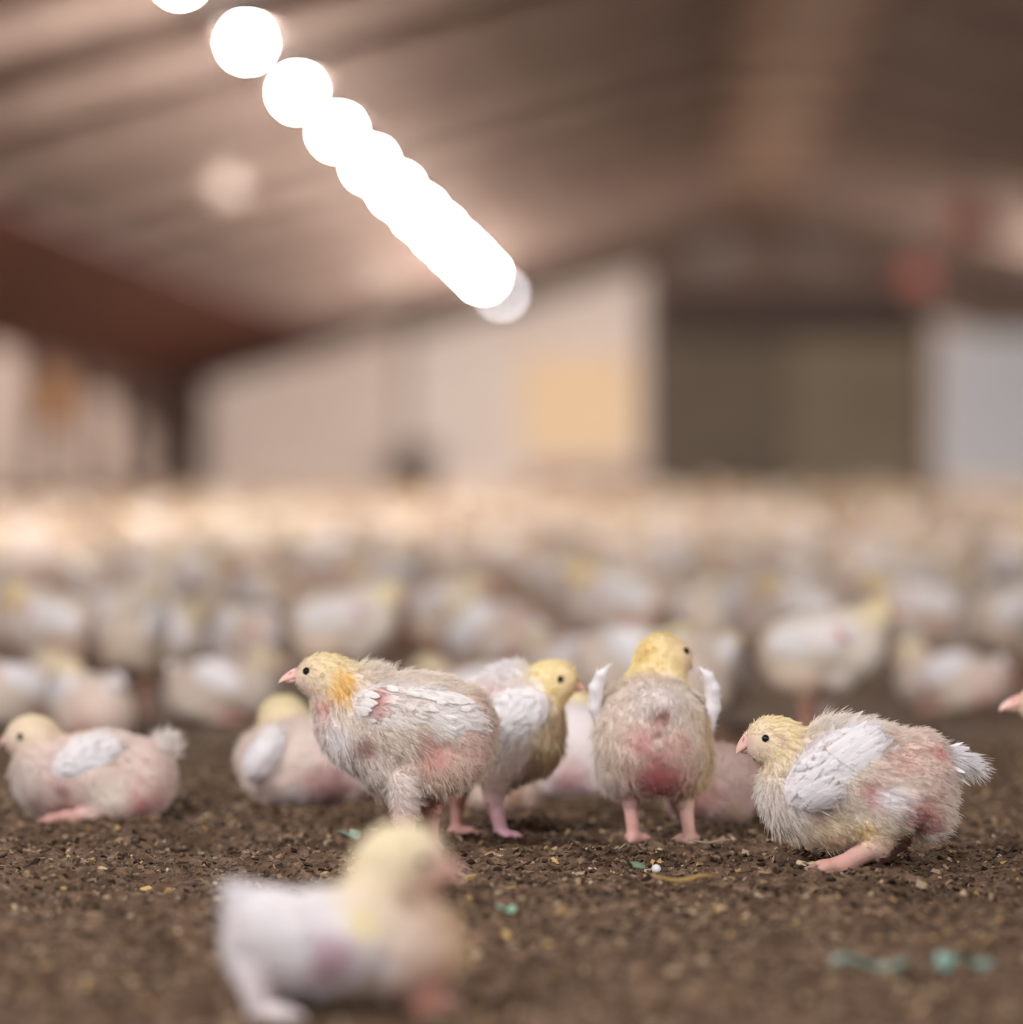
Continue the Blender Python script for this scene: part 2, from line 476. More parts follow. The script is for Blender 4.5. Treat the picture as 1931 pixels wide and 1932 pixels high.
scrap('paper_scrap', 1815, dist(1862), .038, .024, .5, (112, 144, 131), 'brighter turquoise scrap at bottom right, the right one of two', 'scrap', 'turquoise scraps')
scrap('paper_scrap', 956, dist(1742), .012, .012, .5, (140, 185, 160), 'tiny mint scrap right of the blurred front chick', 'scrap')
scrap('paper_scrap', 1204, dist(1652), .013, .012, 1.2, (110, 130, 105), 'small dull green flake in front of the chick seen from behind', 'scrap')
scrap('paper_scrap', 662, dist(1592), .016, .02, .7, (140, 160, 140), 'pale green scrap behind the head of the blurred front chick', 'scrap')
scrap('wood_sliver', 1520, dist(1655), .016, .008, .6, (205, 185, 150), 'cream wood sliver under the foot of the crouching chick', 'sliver')
scrap('wood_sliver', 1290, dist(1686), .050, .012, .15, (160, 128, 70), 'flat straw-yellow wood sliver in front of the chick seen from behind', 'sliver')
scrap('wood_sliver', 1340, dist(1612), .040, .008, .05, (150, 130, 115), 'long grey sliver right of the feet of the chick seen from behind', 'sliver')
p = ground_pt(1239, dist(1650))
o = MB().lathe([(.0005, -.004), (.003, -.003), (.0042, 0), (.003, .003), (.0005, .004)], n=12).build('pebble', plain_mat('white_crumb', (225, 222, 222), .5), smooth=True)
o.location = (p.x, p.y, float(floor_h(np.array([p.x]), np.array([p.y]))[0]) + .0045)
tag(o, 'tiny white crumb on the litter in front of the chick seen from behind', 'crumb')


# ------------------------------------------------------------------ chicks
YEL = lin((238, 224, 170)); DYEL = lin((226, 188, 112)); CREAM = lin((230, 220, 210)); WHITE = lin((236, 232, 234))
PINK = lin((210, 172, 168)); RED = lin((166, 90, 94)); SKIN = lin((208, 168, 162)); LEG = lin((208, 160, 150)); BUFF = lin((200, 178, 156))
LILAC = lin((206, 160, 176)); ROSE = lin((198, 138, 132)); GREYW = lin((196, 186, 182)); BROWN = lin((150, 108, 86))


def surface_nets(f, org, h):
    ins = f < 0
    nx, ny, nz = f.shape
    cs = (nx - 1, ny - 1, nz - 1)
    acc = np.zeros(cs + (3,)); cnt = np.zeros(cs)
    corner = [(a, b, c) for a in (0, 1) for b in (0, 1) for c in (0, 1)]
    def cv(arr, o): return arr[o[0]:o[0] + cs[0], o[1]:o[1] + cs[1], o[2]:o[2] + cs[2]]
    for o in corner:
        for ax in range(3):
            if o[ax]: continue
            q = list(o); q[ax] = 1
            a, b = cv(f, o), cv(f, q)
            m = cv(ins, o) != cv(ins, q)
            den = np.where(m, a - b, 1); tt = np.where(m, a / den, 0)
            for k in range(3):
                acc[..., k] += np.where(m, o[k] + (tt if k == ax else 0), 0)
            cnt += m
    act = cnt > 0
    ids = -np.ones(cs, np.int64); ids[act] = np.arange(act.sum())
    ijk = np.argwhere(act)
    v = np.asarray(org) + h * (ijk + acc[act] / cnt[act][:, None])
    faces = []
    for ax in range(3):
        sl0 = [slice(1, cs[k]) for k in range(3)]; sl0[ax] = slice(0, cs[ax])
        sl1 = list(sl0); sl1[ax] = slice(1, cs[ax] + 1)
        a, b = ins[tuple(sl0)], ins[tuple(sl1)]
        m = np.argwhere(a != b)
        if not len(m): continue
        flip = a[tuple(m.T)]
        base = m.copy()
        for k in range(3):
            if k != ax: base[:, k] += 1
        k1, k2 = (ax + 1) % 3, (ax + 2) % 3
        def g(d1, d2):
            q = base.copy(); q[:, k1] -= d1; q[:, k2] -= d2
            return ids[tuple(q.T)]
        q = np.stack([g(1, 1), g(0, 1), g(0, 0), g(1, 0)], 1)
        q[~flip] = q[~flip][:, ::-1]
        faces.append(q)
    return v, np.concatenate(faces)


class Chick:
    """a chick laid out in photo pixels (u right, v down, t away from the camera), turned into metres"""
    def __init__(self, rx, d, gy=None):
        self.d = d; self.s = FPX / d; self.rx = rx
        self.gy = gy if gy is not None else HZ + CAMH * self.s
        self.prims, self.spots = [], []
        self.flow = np.array([1.0, 0, -.25])

    def P(self, u, v, t=0):
        return np.array([(u - self.rx) / self.s, t / self.s, (self.gy - v) / self.s])

    def E(self, u, v, t, ru, rt, rv, ang=0, fur=CREAM, skin=None, fl=.006, g=0, flow=None):
        self.prims.append(dict(k='E', c=self.P(u, v, t), r=np.array([ru, rt, rv]) / self.s, a=math.radians(ang), fur=fur, skin=fur * .76 + SKIN * .24 if skin is None else skin, fl=fl, g=g, flow=flow))
        return self

    def C(self, p0, r0, p1, r1, fur=CREAM, skin=None, fl=.006, g=0, flow=None):
        self.prims.append(dict(k='C', a=self.P(*p0), b=self.P(*p1), ra=r0 / self.s, rb=r1 / self.s, fur=fur, skin=fur * .76 + SKIN * .24 if skin is None else skin, fl=fl, g=g, flow=flow))
        return self

    def spot(self, u, v, t, r, fur, skin, strength=.8, fl=1.0, sq=1.0):
        self.spots.append((self.P(u, v, t), r / self.s, np.asarray(fur), np.asarray(skin), strength, fl, sq))
        return self

    def leg(self, hip, hock, foot, rth=24, rsh=13, toe=(-1, 0), tl=55, col=LEG, thigh=CREAM, spread=.55, thfl=.004):
        """drumstick, shank and a foot of three front toes and a hind toe; toe = heading in (u, t)"""
        self.C(hip, rth, hock, rsh * 1.25, fur=thigh, fl=thfl, g=1)
        self.C(hock, rsh * 1.1, foot, rsh * .85, fur=col, skin=col, fl=0, g=1)
        a0 = math.atan2(toe[1], toe[0])
        for da, ln in ((-spread, .85), (0, 1), (spread, .85), (math.pi, .35)):
            m = (foot[0] + math.cos(a0 + da) * tl * ln * .55, foot[1] + rsh * .1, foot[2] + math.sin(a0 + da) * tl * ln * .55)
            e = (foot[0] + math.cos(a0 + da) * tl * ln, foot[1] + rsh * .5, foot[2] + math.sin(a0 + da) * tl * ln)
            self.C(foot, rsh * .75, m, rsh * .55, fur=col, skin=col, fl=0, g=1)
            self.C(m, rsh * .55, e, rsh * .28, fur=col * .9, skin=col * .9, fl=0, g=1)
        return self

    def _d(self, pr, p):
        if pr['k'] == 'E':
            q = p - pr['c']
            c, s = math.cos(pr['a']), math.sin(pr['a'])
            x = c * q[..., 0] + s * q[..., 2]; z = -s * q[..., 0] + c * q[..., 2]
            q = np.stack([x, q[..., 1], z], -1)
            k0 = np.sqrt(((q / pr['r']) ** 2).sum(-1)); k1 = np.sqrt(((q / pr['r'] ** 2) ** 2).sum(-1)) + 1e-9
            return k0 * (k0 - 1) / k1
        ab = pr['b'] - pr['a']
        tt = np.clip(((p - pr['a']) @ ab) / (ab @ ab), 0, 1)
        return np.sqrt(((p - pr['a'] - tt[..., None] * ab) ** 2).sum(-1)) - (pr['ra'] + (pr['rb'] - pr['ra']) * tt)

    def mesh(self, voxel):
        lo, hi = np.full(3, 1e9), np.full(3, -1e9)
        for pr in self.prims:
            if pr['k'] == 'E':
                R = pr['r'].copy(); R[0] = R[2] = max(R[0], R[2])
                lo = np.minimum(lo, pr['c'] - R); hi = np.maximum(hi, pr['c'] + R)
            else:
                for q, r in ((pr['a'], pr['ra']), (pr['b'], pr['rb'])):
                    lo = np.minimum(lo, q - r); hi = np.maximum(hi, q + r)
        lo -= .012; hi += .012
        nn = np.ceil((hi - lo) / voxel).astype(int) + 1
        ax = [lo[k] + voxel * np.arange(nn[k]) for k in range(3)]
        p = np.stack(np.meshgrid(*ax, indexing='ij'), -1).astype(np.float32)
        K = (.0030, .0012)
        acc = [np.zeros(nn, np.float32), np.zeros(nn, np.float32)]
        for pr in self.prims:
            acc[pr['g']] += np.exp(np.clip(-self._d(pr, p) / K[pr['g']], -60, 60))
        f0 = -K[0] * np.log(acc[0] + 1e-30)
        f1 = -K[1] * np.log(acc[1] + 1e-30)
        k = .005
        hh = np.clip(.5 + .5 * (f1 - f0) / k, 0, 1)
        f = f1 * (1 - hh) + f0 * hh - k * hh * (1 - hh)
        v, faces = surface_nets(f, lo, voxel)
        return v, faces

    def attrs(self, v):
        w = np.stack([np.exp(np.clip(-self._d(pr, v) / .0045, -40, 40)) for pr in self.prims], 1)
        w /= w.sum(1, keepdims=True)
        fur = w @ np.stack([pr['fur'] for pr in self.prims]); skin = w @ np.stack([pr['skin'] for pr in self.prims])
        fl = w @ np.array([pr['fl'] for pr in self.prims])
        flow = w @ np.stack([self.flow if pr['flow'] is None else np.asarray(pr['flow'], float) for pr in self.prims])
        for c, r, fc, sc, st, flm, sq in self.spots:
            q = (v - c) / r; q[:, 2] /= sq
            m = np.clip(1.3 - np.sqrt((q ** 2).sum(1)) * (.62 + .8 * vnoise(v * 75, 5)), 0, 1); m = m * m * (3 - 2 * m) * st
            m = m * (.6 + .6 * vnoise(v * 160, 9)); m = np.clip(m, 0, 1)[:, None]
            fur = fur * (1 - m) + fc * m; skin = skin * (1 - m) + sc * m
            fl = fl * (1 - m[:, 0] * (1 - flm))
        return fur, skin, fl, flow


M_body = attr_mat('chick_skin', .8, .25, vary=.22, bump_scale=900, bump=.35)
M_wing = attr_mat('wing_feather', .75, .2, vary=.05)
M_eye = base_mat('eye_black', .08, .6)[0]
M_eye.node_tree.nodes['Principled BSDF'].inputs['Base Color'].default_value = (.008, .007, .008, 1)
M_beak = attr_mat('beak_horn', .45, .4, bump_scale=500, bump=.15)

M_down = bpy.data.materials.new('chick_down'); M_down.use_nodes = True
t = M_down.node_tree; t.nodes.clear()
out = t.nodes.new('ShaderNodeOutputMaterial'); at = t.nodes.new('ShaderNodeAttribute'); at.attribute_name = 'col'
df = t.nodes.new('ShaderNodeBsdfDiffuse'); tr = t.nodes.new('ShaderNodeBsdfTranslucent'); ms = t.nodes.new('ShaderNodeMixShader'); ms.inputs[0].default_value = .35
t.links.new(at.outputs['Color'], df.inputs['Color']); t.links.new(at.outputs['Color'], tr.inputs['Color'])
t.links.new(df.outputs[0], ms.inputs[1]); t.links.new(tr.outputs[0], ms.inputs[2]); t.links.new(ms.outputs[0], out.inputs['Surface'])


def norm(a): return a / (np.linalg.norm(a, axis=-1, keepdims=True) + 1e-12)


def make_down(ch, v, faces, n, parent, name='down', rad=.00021, lift=.5):
    fur, skin, fl, flow = ch.attrs(v)
    tri = np.concatenate([faces[:, [0, 1, 2]], faces[:, [0, 2, 3]]])
    A, B, Cv = v[tri[:, 0]], v[tri[:, 1]], v[tri[:, 2]]
    cr = np.cross(B - A, Cv - A); area = np.linalg.norm(cr, axis=1)
    wgt = area * (fl[tri].mean(1) > .0008)
    pick = rng.choice(len(tri), n, p=wgt / wgt.sum())
    r1, r2 = rng.random(n), rng.random(n); sq = np.sqrt(r1)
    bc = np.stack([1 - sq, sq * (1 - r2), sq * r2], 1)
    T_ = tri[pick]
    def ip(a): return (a[T_] * (bc[..., None] if a.ndim > 1 else bc)).sum(1)
    pos, col, ln, fw = ip(v), ip(fur), ip(fl), ip(flow)
    nrm = norm(cr[pick])
    fw = fw - nrm * (fw * nrm).sum(1, keepdims=True)
    cell = np.floor(pos / .0035).astype(np.int64)
    hsh = (cell[:, 0] * 73856093 ^ cell[:, 1] * 19349663 ^ cell[:, 2] * 83492791) & 0xffff
    tab = rng.normal(0, 1, (0x10000, 3)); tabl = rng.uniform(.6, 1.35, 0x10000)
    jit = tab[hsh] * .32 + rng.normal(0, .16, (n, 3))
    d0 = norm(nrm * lift + fw + jit)
    ln = ln * tabl[hsh] * rng.uniform(.6, 1.5, n) * 1.15
    d1 = norm(d0 + fw * .5 + np.array([0, 0, -.25]) + rng.normal(0, .12, (n, 3)))
    p0 = pos - nrm * .0006
    p1 = p0 + d0 * (ln * .5)[:, None]; p2 = p1 + d1 * (ln * .5)[:, None]
    pts = np.stack([p0, p1, p2], 1).astype(np.float32)
    hc = bpy.data.hair_curves.new(name)
    hc.add_curves([3] * n)
    hc.points.foreach_set('position', pts.ravel())
    ra = hc.attributes.get('radius') or hc.attributes.new('radius', 'FLOAT', 'POINT')
    ra.data.foreach_set('value', np.tile(np.array([rad, rad * .85, rad * .25], np.float32), n))
    ca = hc.attributes.new('col', 'FLOAT_COLOR', 'POINT')
    cc = np.ones((n, 3, 4), np.float32)
    br = rng.uniform(.88, 1.10, (n, 1))
    cc[..., :3] = np.clip(col * br * 1.08, 0, .95)[:, None, :]
    ca.data.foreach_set('color', cc.ravel())
    hc.materials.append(M_down)
    return link(bpy.data.objects.new(name, hc), parent)


def make_body(ch, voxel, name='chick'):
    v, f = ch.mesh(voxel)
    fur, skin, fl, flow = ch.attrs(v)
    if voxel > .0024: skin = (skin * .2 + fur * .8) * np.array([.90, .86, .80])          # no separate down on the far birds: their coat colour is in the mesh
    return v, f, link(bpy.data.objects.new(name, np_mesh(name, v, f, M_body, skin)))


def make_eye(ch, u, v, t, r, parent):
    me = MB()
    c = ch.P(u, v, t); rr = r / ch.s
    co = np.empty(len(parent.data.vertices) * 3, np.float32); parent.data.vertices.foreach_get('co', co); co = co.reshape(-1, 3)
    if abs(t) > 0 and not getattr(ch, 'back', False):          # seat the eyeball in the side of the head
        near = co[np.hypot(co[:, 0] - c[0], co[:, 2] - c[2]) < max(rr * .6, .002)]
        c[1] = (near[:, 1].min() + rr * .55) if t < 0 else (near[:, 1].max() - rr * .55)
    else:
        q = co[np.linalg.norm(co - c, axis=1).argmin()]; m = ch.P(*ch.back)
        c = q - norm(q - m) * rr * .5
    me.lathe([(rr * math.sin(a), -rr * math.cos(a)) for a in np.linspace(.15, math.pi - .15, 9)], tuple(c), 16)
    return me.build('eye', M_eye, parent, smooth=True)


def make_beak(ch, base, tip, hb, wb, parent, hook=.15, nvec=None):
    """base, tip: (u, v, t) px; hb, wb: half height and half width at the base in px. Upper and lower mandible in one mesh."""
    A, B = ch.P(*base), ch.P(*tip)
    ax = B - A; L_ = np.linalg.norm(ax); ax = ax / L_
    side = norm(np.cross(ax, np.array([0, 0, 1.0]))); up = np.cross(side, ax)
    hb, wb = hb / ch.s, wb / ch.s
    V, F, Cc = [], [], []
    N, R = 9, 12
    for lo in (0, 1):
        b = len(V)
        for i in range(N):
            u = i / (N - 1)
            pr = max(0, 1 - u ** 1.5) ** .6 if lo == 0 else max(0, 1 - u ** 1.4) ** .6
            pr = max(pr, .06)
            le = L_ * (1.0 if lo == 0 else .80)
            cen = A + ax * le * u - up * hb * (hook * 2.2 * u ** 3 if lo == 0 else .0)
            for k in range(R):
                a = math.pi * k / (R - 1)
                y = math.cos(a) * wb * pr
                z = math.sin(a) * (hb * pr if lo == 0 else -hb * .62 * pr) + (hb * .03 if lo == 0 else -hb * .05)
                V.append(cen + side * y + up * z)
                k_ = min(1, u * 1.1)
                c = lin((218, 158, 152)) * (1 - k_) + lin((236, 196, 180)) * k_
                if lo: c = c * .9
                if lo == 0 and .25 < u < .45 and abs(abs(math.cos(a)) - .6) < .16: c = lin((150, 88, 88))
                Cc.append(c)
        for i in range(N - 1):
            for k in range(R):
                k2 = (k + 1) % R
                q = [b + i * R + k, b + i * R + k2, b + (i + 1) * R + k2, b + (i + 1) * R + k]
                F.append(q if lo == 0 else q[::-1])
    return link(bpy.data.objects.new('beak', np_mesh('beak', V, F, M_beak, Cc)), parent)


class Blades:
    """feather blades lying on a flattened ellipsoid"""
    def __init__(self, ch, u, v, t, ru, rt, rv, ang, side):
        self.ch, self.c, self.r, self.a, self.side, self.t = ch, (u, v), (ru, rt, rv), math.radians(ang), side, t
        self.V, self.F, self.C = [], [], []

    def depth(self, u, v, off):
        du, dv = u - self.c[0], -(v - self.c[1])
        x = math.cos(self.a) * du + math.sin(self.a) * dv; z = -math.sin(self.a) * du + math.cos(self.a) * dv
        q = 1 - (x / self.r[0]) ** 2 - (z / self.r[2]) ** 2
        return self.t + self.side * (self.r[1] * math.sqrt(max(q, .0)) + off + 1.0 - (2.5 if q < 0 else 0))

    def blade(self, p, q, w, col, off=0, bend=0.0, seg=6):
        """from (u,v) to (u,v) px with half width w"""
        du, dv = q[0] - p[0], q[1] - p[1]; L_ = math.hypot(du, dv); nu, nv = -dv / L_, du / L_
        b = len(self.V)
        for i in range(seg + 1):
            s = i / seg
            ww = w * (.35 + .65 * math.sin(math.pi * min(.98, .22 + .74 * s)) ** .8) * (1 if s < .8 else 1 - (s - .8) * 3.6)
            u = p[0] + du * s + nu * bend * math.sin(math.pi * s); v = p[1] + dv * s + nv * bend * math.sin(math.pi * s)
            for e in (-1, 0, 1):
                uu, vv = u + nu * ww * e, v + nv * ww * e
                dd = self.depth(uu, vv, off + (1.4 if e == 0 else 0) + 1.2 * s)
                self.V.append(self.ch.P(uu, vv, dd)); self.C.append(np.clip(col * (.9 if e == 0 else 1.0), 0, .95))
        for i in range(seg):
            for e in (0, 1):
                a = b + i * 3 + e
                self.F.append((a, a + 1, a + 4, a + 3))
        return self


def make_wing(ch, u, v, t, ru, rt, rv, ang, side, parent, heading, rows, cover=70, base_col=WHITE, patch=None, fuzz=1800, name='wing'):
    """folded wing: a flattened fleshy base under layers of feathers. heading: feather direction in degrees (0 = right, 90 = up)."""
    wc = Chick(ch.rx, ch.d, ch.gy); wc.s = ch.s; wc.flow = np.array([math.cos(math.radians(heading)), 0, math.sin(math.radians(heading))])
    wc.E(u, v, t, ru, rt, rv, ang, fur=base_col, skin=base_col * .8 + PINK * .2, fl=.007)
    if patch: wc.spot(patch[0], patch[1], t + side * rt * .8, patch[2], PINK * .9, ROSE, .9, .5)
    vv, ff = wc.mesh(.0018)
    fur, skin, fl, flow = wc.attrs(vv)
    B = Blades(ch, u, v, t, ru, rt, rv, ang, side)
    h = math.radians(heading); hu, hv = math.cos(h), -math.sin(h)
    for (p0, p1, ln, w, n, off) in rows:                # a row of n feathers rooted along p0-p1
        for i in range(n):
            s = (i + .5) / n
            a = h + rng.normal(0, .06)
            p = (p0[0] + (p1[0] - p0[0]) * s, p0[1] + (p1[1] - p0[1]) * s)
            l = ln * rng.uniform(.9, 1.08)
            B.blade(p, (p[0] + math.cos(a) * l, p[1] - math.sin(a) * l), w, base_col * rng.uniform(.93, 1.03), off + rng.uniform(-.5, .5), rng.uniform(-2, 2))
    a_ = math.radians(ang)
    for i in range(cover):                              # small coverts scattered over the front two thirds
        x, z = rng.uniform(-.95, .8), rng.uniform(-.85, .85)
        if x * x + z * z > .9: continue
        pu = u + (math.cos(a_) * x * ru - math.sin(a_) * z * rv); pv = v - (math.sin(a_) * x * ru + math.cos(a_) * z * rv)
        if patch and math.hypot(pu - patch[0], pv - patch[1]) < patch[2] * .9: continue
        l = rng.uniform(14, 26); a = h + rng.normal(0, .25)
        B.blade((pu, pv), (pu + math.cos(a) * l, pv - math.sin(a) * l), rng.uniform(3.5, 6), base_col * rng.uniform(.88, 1.03), rng.uniform(.5, 4), 0, 4)
    if B.F:
        V = np.concatenate([vv, np.array(B.V)]); F = np.concatenate([ff, np.array(B.F) + len(vv)]); Cc = np.concatenate([skin, np.array(B.C)])
    else:
        V, F, Cc = vv, ff, skin
    o = link(bpy.data.objects.new(name, np_mesh(name, V, F, M_wing, Cc)), parent)
    if fuzz: make_down(wc, vv, ff, fuzz, o, 'wing_down', lift=.34)
    return o


def make_tail(ch, p0, p1, w, parent, n=26, col=WHITE, name='tail', fuzz=1500):
    """tuft of soft feathers from p0 to p1 (u,v,t px)"""
    V, F, Cc = [], [], []
    a0, a1 = np.array(p0, float), np.array(p1, float)
    L_ = np.linalg.norm(a1 - a0); ax = (a1 - a0) / L_
    wc = Chick(ch.rx, ch.d, ch.gy); wc.s = ch.s
    dirw = wc.P(*p1) - wc.P(*p0); wc.flow = dirw / np.linalg.norm(dirw)
    mid = a0 + ax * L_ * .45
    wc.C(tuple(a0), w * .6, tuple(mid), w * .55, fur=col, skin=col * .85 + PINK * .15, fl=.010)
    wc.C(tuple(mid), w * .55, tuple(a0 + ax * L_ * .75), w * .3, fur=col, skin=col * .9, fl=.012)
    vv, ff = wc.mesh(.0018)
    for i in range(n):
        sp = rng.normal(0, .17, 3) * (1, 1.2, 1)
        d = ax + sp; d /= np.linalg.norm(d)
        r = a0 + rng.normal(0, w * .22, 3) + ax * L_ * rng.uniform(0, .25)
        ln = L_ * rng.uniform(.5, .8)
        sd = np.cross(d, rng.normal(0, 1, 3)); sd /= np.linalg.norm(sd)
        b = len(V); seg = 5
        for k in range(seg + 1):
            s = k / seg
            c = r + d * ln * s + np.array([0, 3.0, 0]) * s * s
            ww = 5.5 * (.4 + .6 * math.sin(math.pi * min(1, .2 + .7 * s))) * (1 if s < .85 else .45)
            for e in (-1, 1):
                V.append(ch.P(*(c + sd * ww * e))); Cc.append(np.clip(col * rng.uniform(.94, 1.03), 0, .95))
        for k in range(seg):
            q = b + 2 * k
            F.append((q, q + 1, q + 3, q + 2))
    V = np.concatenate([vv, np.array(V)]); F = np.concatenate([ff, np.array(F) + len(vv)]); Cc = np.concatenate([np.tile(col * .95, (len(vv), 1)), np.array(Cc)])
    o = link(bpy.data.objects.new(name, np_mesh(name, V, F, M_wing, Cc)), parent)
    if fuzz: make_down(wc, vv, ff, fuzz, o, 'tail_down', lift=.35)
    return o


def place(o, ch, rz=0.0):
    p = ground_pt(ch.rx, ch.d)
    o.location = (p.x, p.y, 0); o.rotation_euler = (0, 0, YAW + rz)


VOX = .0017
# ---- A: standing, facing left
def spec_A(d=3.2, rx=775):
    c = Chick(rx, d, HZ + CAMH * FPX / d); c.flow = np.array([1, 0, -.35])
    c.E(785, 1362, 0, 138, 92, 92, -3, fur=CREAM, fl=.0065)
    c.E(672, 1372, 0, 70, 74, 84, 20, fur=CREAM * .5 + WHITE * .5, fl=.007, flow=(.5, 0, -1))
    c.E(880, 1385, 0, 54, 80, 88, 0, fur=BUFF * .5 + CREAM * .5, fl=.005)
    c.E(838, 1440, -46, 72, 38, 52, 10, fur=BUFF * .6 + CREAM * .4, skin=PINK * .6 + BUFF * .4, fl=.006, flow=(.5, 0, -1))
    c.E(838, 1440, 46, 72, 38, 52, 10, fur=BUFF * .6 + CREAM * .4, skin=PINK * .6 + BUFF * .4, fl=.006, flow=(.5, 0, -1))
    c.E(730, 1440, 0, 58, 60, 56, -35, fur=GREYW * .5 + CREAM * .5, fl=.0075, flow=(.6, 0, -1))
    c.C((640, 1295, 0), 46, (690, 1345, 0), 66, fur=CREAM * .5 + YEL * .5, fl=.006, flow=(.6, 0, -1))
    c.C((618, 1300, 0), 34, (642, 1365, 0), 46, fur=GREYW * .4 + PINK * .2 + CREAM * .4, fl=.004, flow=(.3, 0, -1))
    c.E(614, 1274, 0, 47, 39, 39, -12, fur=YEL, fl=.0032, flow=(1, 0, -.1))
    c.E(590, 1281, 0, 27, 29, 26, 18, fur=CREAM * .5 + PINK * .5, fl=.0015, flow=(1, 0, -.3))
    c.C((590, 1279, 0), 25, (576, 1280, 0), 18, fur=CREAM * .5 + PINK * .5, fl=.001)
    c.E(705, 1288, 0, 46, 50, 30, -20, fur=CREAM, fl=.0085, flow=(.8, 0, .3))
    c.leg((768, 1475, -40), (765, 1540, -42), (772, 1600, -42), 36, 16, (-1, -.1), 60, thigh=WHITE * .4 + CREAM * .6, thfl=.006)
    c.leg((812, 1470, 42), (815, 1535, 42), (812, 1602, 42), 30, 14, (-1, .1), 60, thigh=BROWN)  # far leg: its shadow is put into the brown thigh colour
    c.spot(650, 1288, -42, 30, DYEL, DYEL, .95, 1.0, 1.5)
    c.spot(612, 1340, -40, 24, ROSE, ROSE, .7, .4)
    c.spot(895, 1355, -70, 46, PINK * .6 + BUFF * .4, PINK, .8, .5, 1.3)
    c.spot(820, 1418, -90, 46, ROSE * .7 + BUFF * .3, ROSE, .7, .5)
    c.spot(890, 1430, -60, 35, PINK * .6 + BUFF * .4, PINK, .8, .5)
    c.spot(640, 1395, -55, 30, WHITE, WHITE, .9, 1.2, 1.3)
    c.spot(690, 1405, -62, 24, ROSE * .6 + BROWN * .4, ROSE * .8, .6, .5)
    c.spot(555, 1262, 0, 16, PINK, PINK, .7, .3)
    return c
def build_A(d=3.2, rx=775, vox=VOX, nf=34000, fz=2600):
    c = spec_A(d, rx)
    v, f, o = make_body(c, vox)
    make_beak(c, (566, 1279, 0), (525, 1288, 0), 19, 15, o, .06)
    make_eye(c, 580, 1265, -27, 7.4, o); make_eye(c, 580, 1265, 27, 7.4, o)
    for sd in (-1, 1):
        make_wing(c, 790, 1343, 64 * sd, 126, 27, 54, -9, sd, o, -12,
                  [((715, 1396), (765, 1350), 120, 7, 9, 0), ((790, 1398), (830, 1330), 105, 8, 9, 1), ((690, 1385), (745, 1345), 62, 7, 6, 4), ((672, 1345), (700, 1300), 26, 6, 5, 3), ((765, 1300), (830, 1305), 80, 8, 6, 3)],
                  cover=60 if sd < 0 else 20, base_col=WHITE * .6 + CREAM * .4, patch=(712, 1328, 30), fuzz=int(fz * 2.6) if sd < 0 else 0)
    if nf: make_down(c, v, f, nf, o)
    return c, o
cA, oA = build_A()
place(oA, cA)
tag(oA, 'chick standing in profile facing left, yellow head, behind the blurred front chick', 'chick', 'sharp chicks in the front row')

# ---- B: standing behind A, facing right
def build_B():
    c = Chick(950, 3.36); c.flow = np.array([-1, 0, -.4])
    c.E(945, 1368, 0, 112, 84, 94, 6, fur=CREAM * .4 + WHITE * .6, fl=.006)
    c.E(1020, 1385, 0, 42, 66, 78, 0, fur=YEL * .5 + BUFF * .5, fl=.006, flow=(-.3, 0, -1))
    c.E(960, 1440, 0, 62, 62, 42, 10, fur=BUFF * .7 + GREYW * .3, fl=.006, flow=(-.3, 0, -1))
    c.C((1032, 1298, 0), 40, (1000, 1340, 0), 58, fur=YEL, fl=.005, flow=(-.5, 0, -1))
    c.E(1043, 1284, 0, 44, 38, 37, 8, fur=YEL, fl=.0032)
    c.E(1060, 1291, 0, 25, 26, 23, -20, fur=YEL * .4 + PINK * .6, fl=.0012)
    c.E(962, 1280, 0, 40, 48, 24, 10, fur=WHITE, fl=.008, flow=(-.8, 0, .3))
    c.leg((940, 1460, -30), (932, 1506, -30), (948, 1574, -32), 30, 14, (.8, -.45), 52, col=LILAC * .8 + LEG * .2, thigh=GREYW * .5 + BUFF * .5)
    c.leg((872, 1460, 34), (862, 1510, 34), (862, 1572, 34), 26, 13, (.9, .2), 52, thigh=BROWN)  # far thigh darker, shade put into its colour
    c.spot(1015, 1290, -40, 15, WHITE, CREAM, .8)
    c.spot(935, 1305, -75, 30, PINK, PINK, .6, .6)
    c.spot(920, 1345, -80, 26, PINK, ROSE, .5, .5)
    v, f, o = make_body(c, VOX)
    make_beak(c, (1074, 1293, 0), (1109, 1304, 0), 18, 13, o, .08)
    make_eye(c, 1057, 1281, -31, 7.5, o); make_eye(c, 1057, 1281, 31, 7.5, o)
    for sd in (-1, 1):
        make_wing(c, 960, 1352, 62 * sd, 84, 26, 52, 28, sd, o, 212,
                  [((1025, 1330), (985, 1300), 95, 7, 8, 0), ((1000, 1370), (950, 1330), 75, 8, 8, 1)], cover=60 if sd < 0 else 15, base_col=WHITE, fuzz=1800 if sd < 0 else 0)
    make_down(c, v, f, 24000, o)
    return c, o
cB, oB = build_B(); place(oB, cB)
tag(oB, 'white chick facing right, its body half hidden behind the left-facing standing chick', 'chick', 'sharp chicks in the front row')

